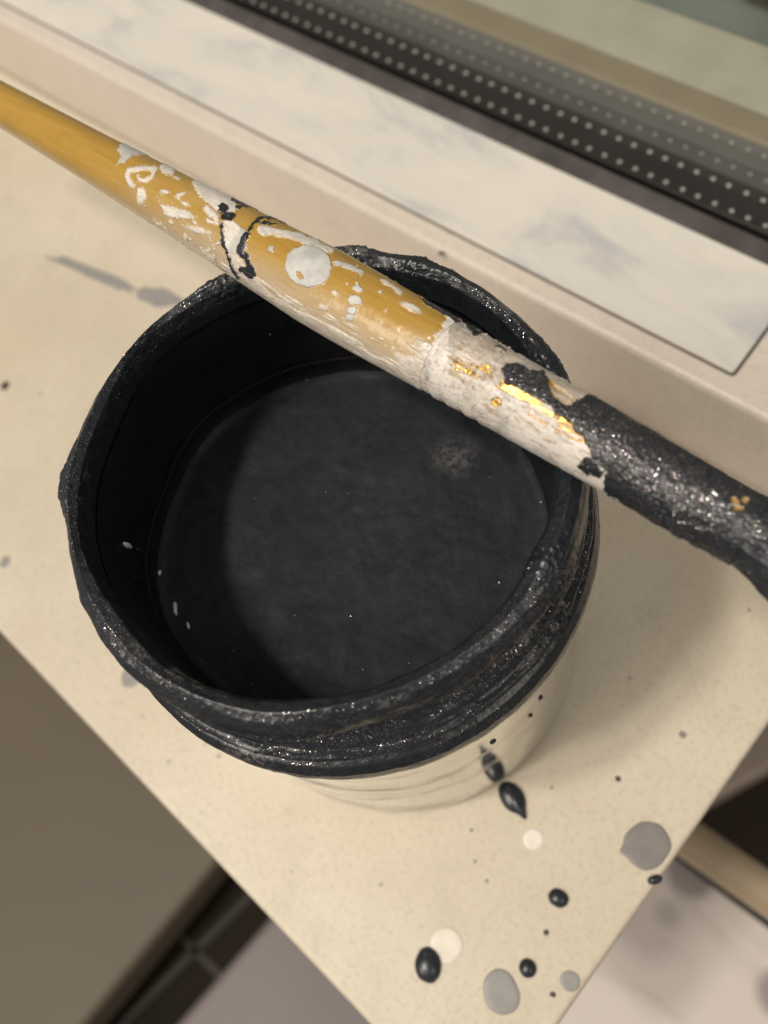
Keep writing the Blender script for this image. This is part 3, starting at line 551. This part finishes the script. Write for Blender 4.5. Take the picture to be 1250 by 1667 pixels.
cr = .6 * sum(-.028 * np.exp(-((Sg - c_) / .035) ** 2) + .012 * np.exp(-((Sg - c_ - .09) / .05) ** 2) for c_ in (.80, 1.02, 1.30, 1.52))
h_ = cr + .005 * nst + .002 * n2 - .014 * sst(.4, .6, gF) * (1 - kF) + sst(.4, .6, kF) * (.016 + .010 * nf + .006 * n2)
h_ += .04 * np.exp(-((Sg - 4.35) / .3) ** 2) * np.clip(nf + .3, 0, 1) * sst(-.2, .5, lat)
Pf = surf(s, t, r0[:, None] + h_)
grid('ferrule', Pf - bo, M['ferrule'], brush, attrs=dict(gold=gF, black=kF, white=dWh), flip=False)['label'] = 'brass ferrule half hidden under white and black paint'
# bristles: a paint-stiffened tuft that fans out, plus single hairs on it
s = np.linspace(4.9, 8.4, 220); rb = np.interp(s, [4.9, 5.1, 5.3, 5.5, 5.9, 6.6, 7.4, 8.1, 8.3, 8.4], [.40, .43, .48, .54, .64, .74, .78, .66, .40, .02])
tb = np.linspace(0, 2 * np.pi, 360, endpoint=False); Sg = s[:, None] * np.ones((1, 360)); Tb = tb[None] / (2 * np.pi) * np.ones((220, 1))
hb = .03 * fbm(Sg * .8, Tb * 60, 60, 301, 5, .65) + .02 * fbm(Sg * 5, Tb * 30, 30, 311, 5, .6)
Pb = surf(s, tb, rb[:, None] + hb * sst(4.9, 5.2, Sg) * (1 - sst(8.2, 8.4, Sg)))
grid('bristle_tuft', Pb - bo, M['bristle'], brush)['label'] = 'stiff paint-caked bristles fanning out'

# ------------------------------------------------------------------ marks on the sill
GR = {'droplet': 'black paint beads dotted over the sill', 'grey': 'dried flat paint spots on the sill', 'grey_dark': 'dried flat paint spots on the sill', 'white': 'dried flat paint spots on the sill', 'offwhite': 'dried flat paint spots on the sill', 'speck': 'tiny dark specks on the sill'}
def drop(px, py, rx, ry, hz, mat, label, cat='paint drop', name='paint_drop', ang=0, seed=0, tail=None, irregular=.06, flat=False, group=None):
    c_ = at(px, py, 0); k = 1 / (F / 18.6 / .93)          # pixels -> cm at the sill
    dx = at(px + 10 * math.cos(math.radians(ang)), py + 10 * math.sin(math.radians(ang)), 0) - c_; a_ = math.atan2(dx[1], dx[0])
    sx_ = np.linalg.norm(dx) / 10; dy = at(px - 10 * math.sin(math.radians(ang)), py + 10 * math.cos(math.radians(ang)), 0) - c_; sy_ = np.linalg.norm(dy) / 10
    o = blob(name, (c_[0], c_[1], 0.0), rx * sx_, ry * sy_, hz, mat, None, a_, seed, tail, irregular=irregular, flat=flat)
    if name != 'paint_smear': group = GR[[k for k in GR if M[k] is mat][0]]
    tag(o, label, cat, group); return o
drop(697, 1571, 30, 22, .16, M['droplet'], 'largest black paint bead, touching a white spot near the front corner of the sill', ang=75, seed=1)
drop(859, 1576, 14, 17, .12, M['droplet'], 'small black bead between two grey spots near the front corner', seed=2, ang=-20)
drop(909, 1462, 18, 15, .12, M['droplet'], 'round black bead in the middle of the sill between white and grey spots', seed=3, ang=35)
drop(834, 1298, 30, 19, .15, M['droplet'], 'black teardrop bead with pointed tail just in front of the tin', seed=4, ang=58, tail=(0, .42, .28), irregular=.03)
drop(1066, 1432, 13, 8, .09, M['droplet'], 'small black bead hanging at the right edge of the sill', seed=5, ang=-15)
drop(1053, 1376, 40, 38, .012, M['grey_dark'], 'large flat grey paint spot with a nub near the right edge of the sill', 'paint spot', 'paint_spot', seed=6, ang=80, tail=(-1.44, .18, .16), irregular=.08, flat=True)
drop(816, 1615, 39, 29, .012, M['grey'], 'flat oval grey paint spot near the front corner of the sill', 'paint spot', 'paint_spot', seed=7, ang=70, flat=True)
drop(928, 1597, 16, 18, .010, M['grey'], 'small round grey paint spot at the right of the oval grey one', 'paint spot', 'paint_spot', seed=8, flat=True)
drop(868, 1366, 17, 17, .012, M['white'], 'small white paint spot just in front of the black teardrop bead', 'paint spot', 'paint_spot', seed=9, flat=True, irregular=.03)
drop(726, 1539, 27, 30, .012, M['offwhite'], 'larger off-white paint spot touching the largest black bead', 'paint spot', 'paint_spot', seed=10, flat=True, irregular=.04)
drop(212, 1103, 15, 17, .010, M['grey'], 'grey paint spot half hidden by the near left side of the tin', 'paint spot', 'paint_spot', seed=11, flat=True)
drop(258, 484, 30, 18, .010, M['grey'], 'blocky grey paint patch on the sill behind the tin rim at left', 'paint spot', 'paint_spot', seed=12, flat=True, ang=14, irregular=.3)
drop(150, 444, 82, 8, .008, M['grey'], 'long thin grey paint smear on the sill below the handle', 'paint smear', 'paint_smear', seed=13, flat=True, ang=23, irregular=.3)
drop(196, 466, 22, 6, .007, M['grey'], 'short faint fringe below the long thin grey smear', 'paint smear', 'paint_smear', seed=31, flat=True, ang=20, irregular=.7)
drop(8, 915, 8, 9, .01, M['grey'], 'tiny bluish grey spot at the left edge of the view', 'paint spot', 'paint_spot', seed=14, flat=True)
drop(8, 628, 7, 7, .03, M['speck'], 'tiny dark speck on the sill at the left edge of the view', 'paint speck', 'paint_speck', seed=15)
drop(1006, 1268, 5, 5, .02, M['speck'], 'tiny dark speck between the tin and the right edge of the sill', 'paint speck', 'paint_speck', seed=16)
drop(889, 1518, 5, 5, .02, M['speck'], 'tiny dark speck between two black beads', 'paint speck', 'paint_speck', seed=17)
drop(900, 1619, 5, 5, .02, M['speck'], 'tiny dark speck beside the small grey spot', 'paint speck', 'paint_speck', seed=18)
drop(1111, 1196, 6, 6, .012, M['grey_dark'], 'tiny grey spot on the sill right of the tin', 'paint spot', 'paint_spot', seed=19, flat=True)
c_ = at(718, 412, HT)
o = blob('paint_speck', (c_[0], min(c_[1], 7.75), HT + .0), .06, .06, .03, M['speck'], seed=20); tag(o, 'tiny dark speck on the frame lip above the tin', 'paint speck')
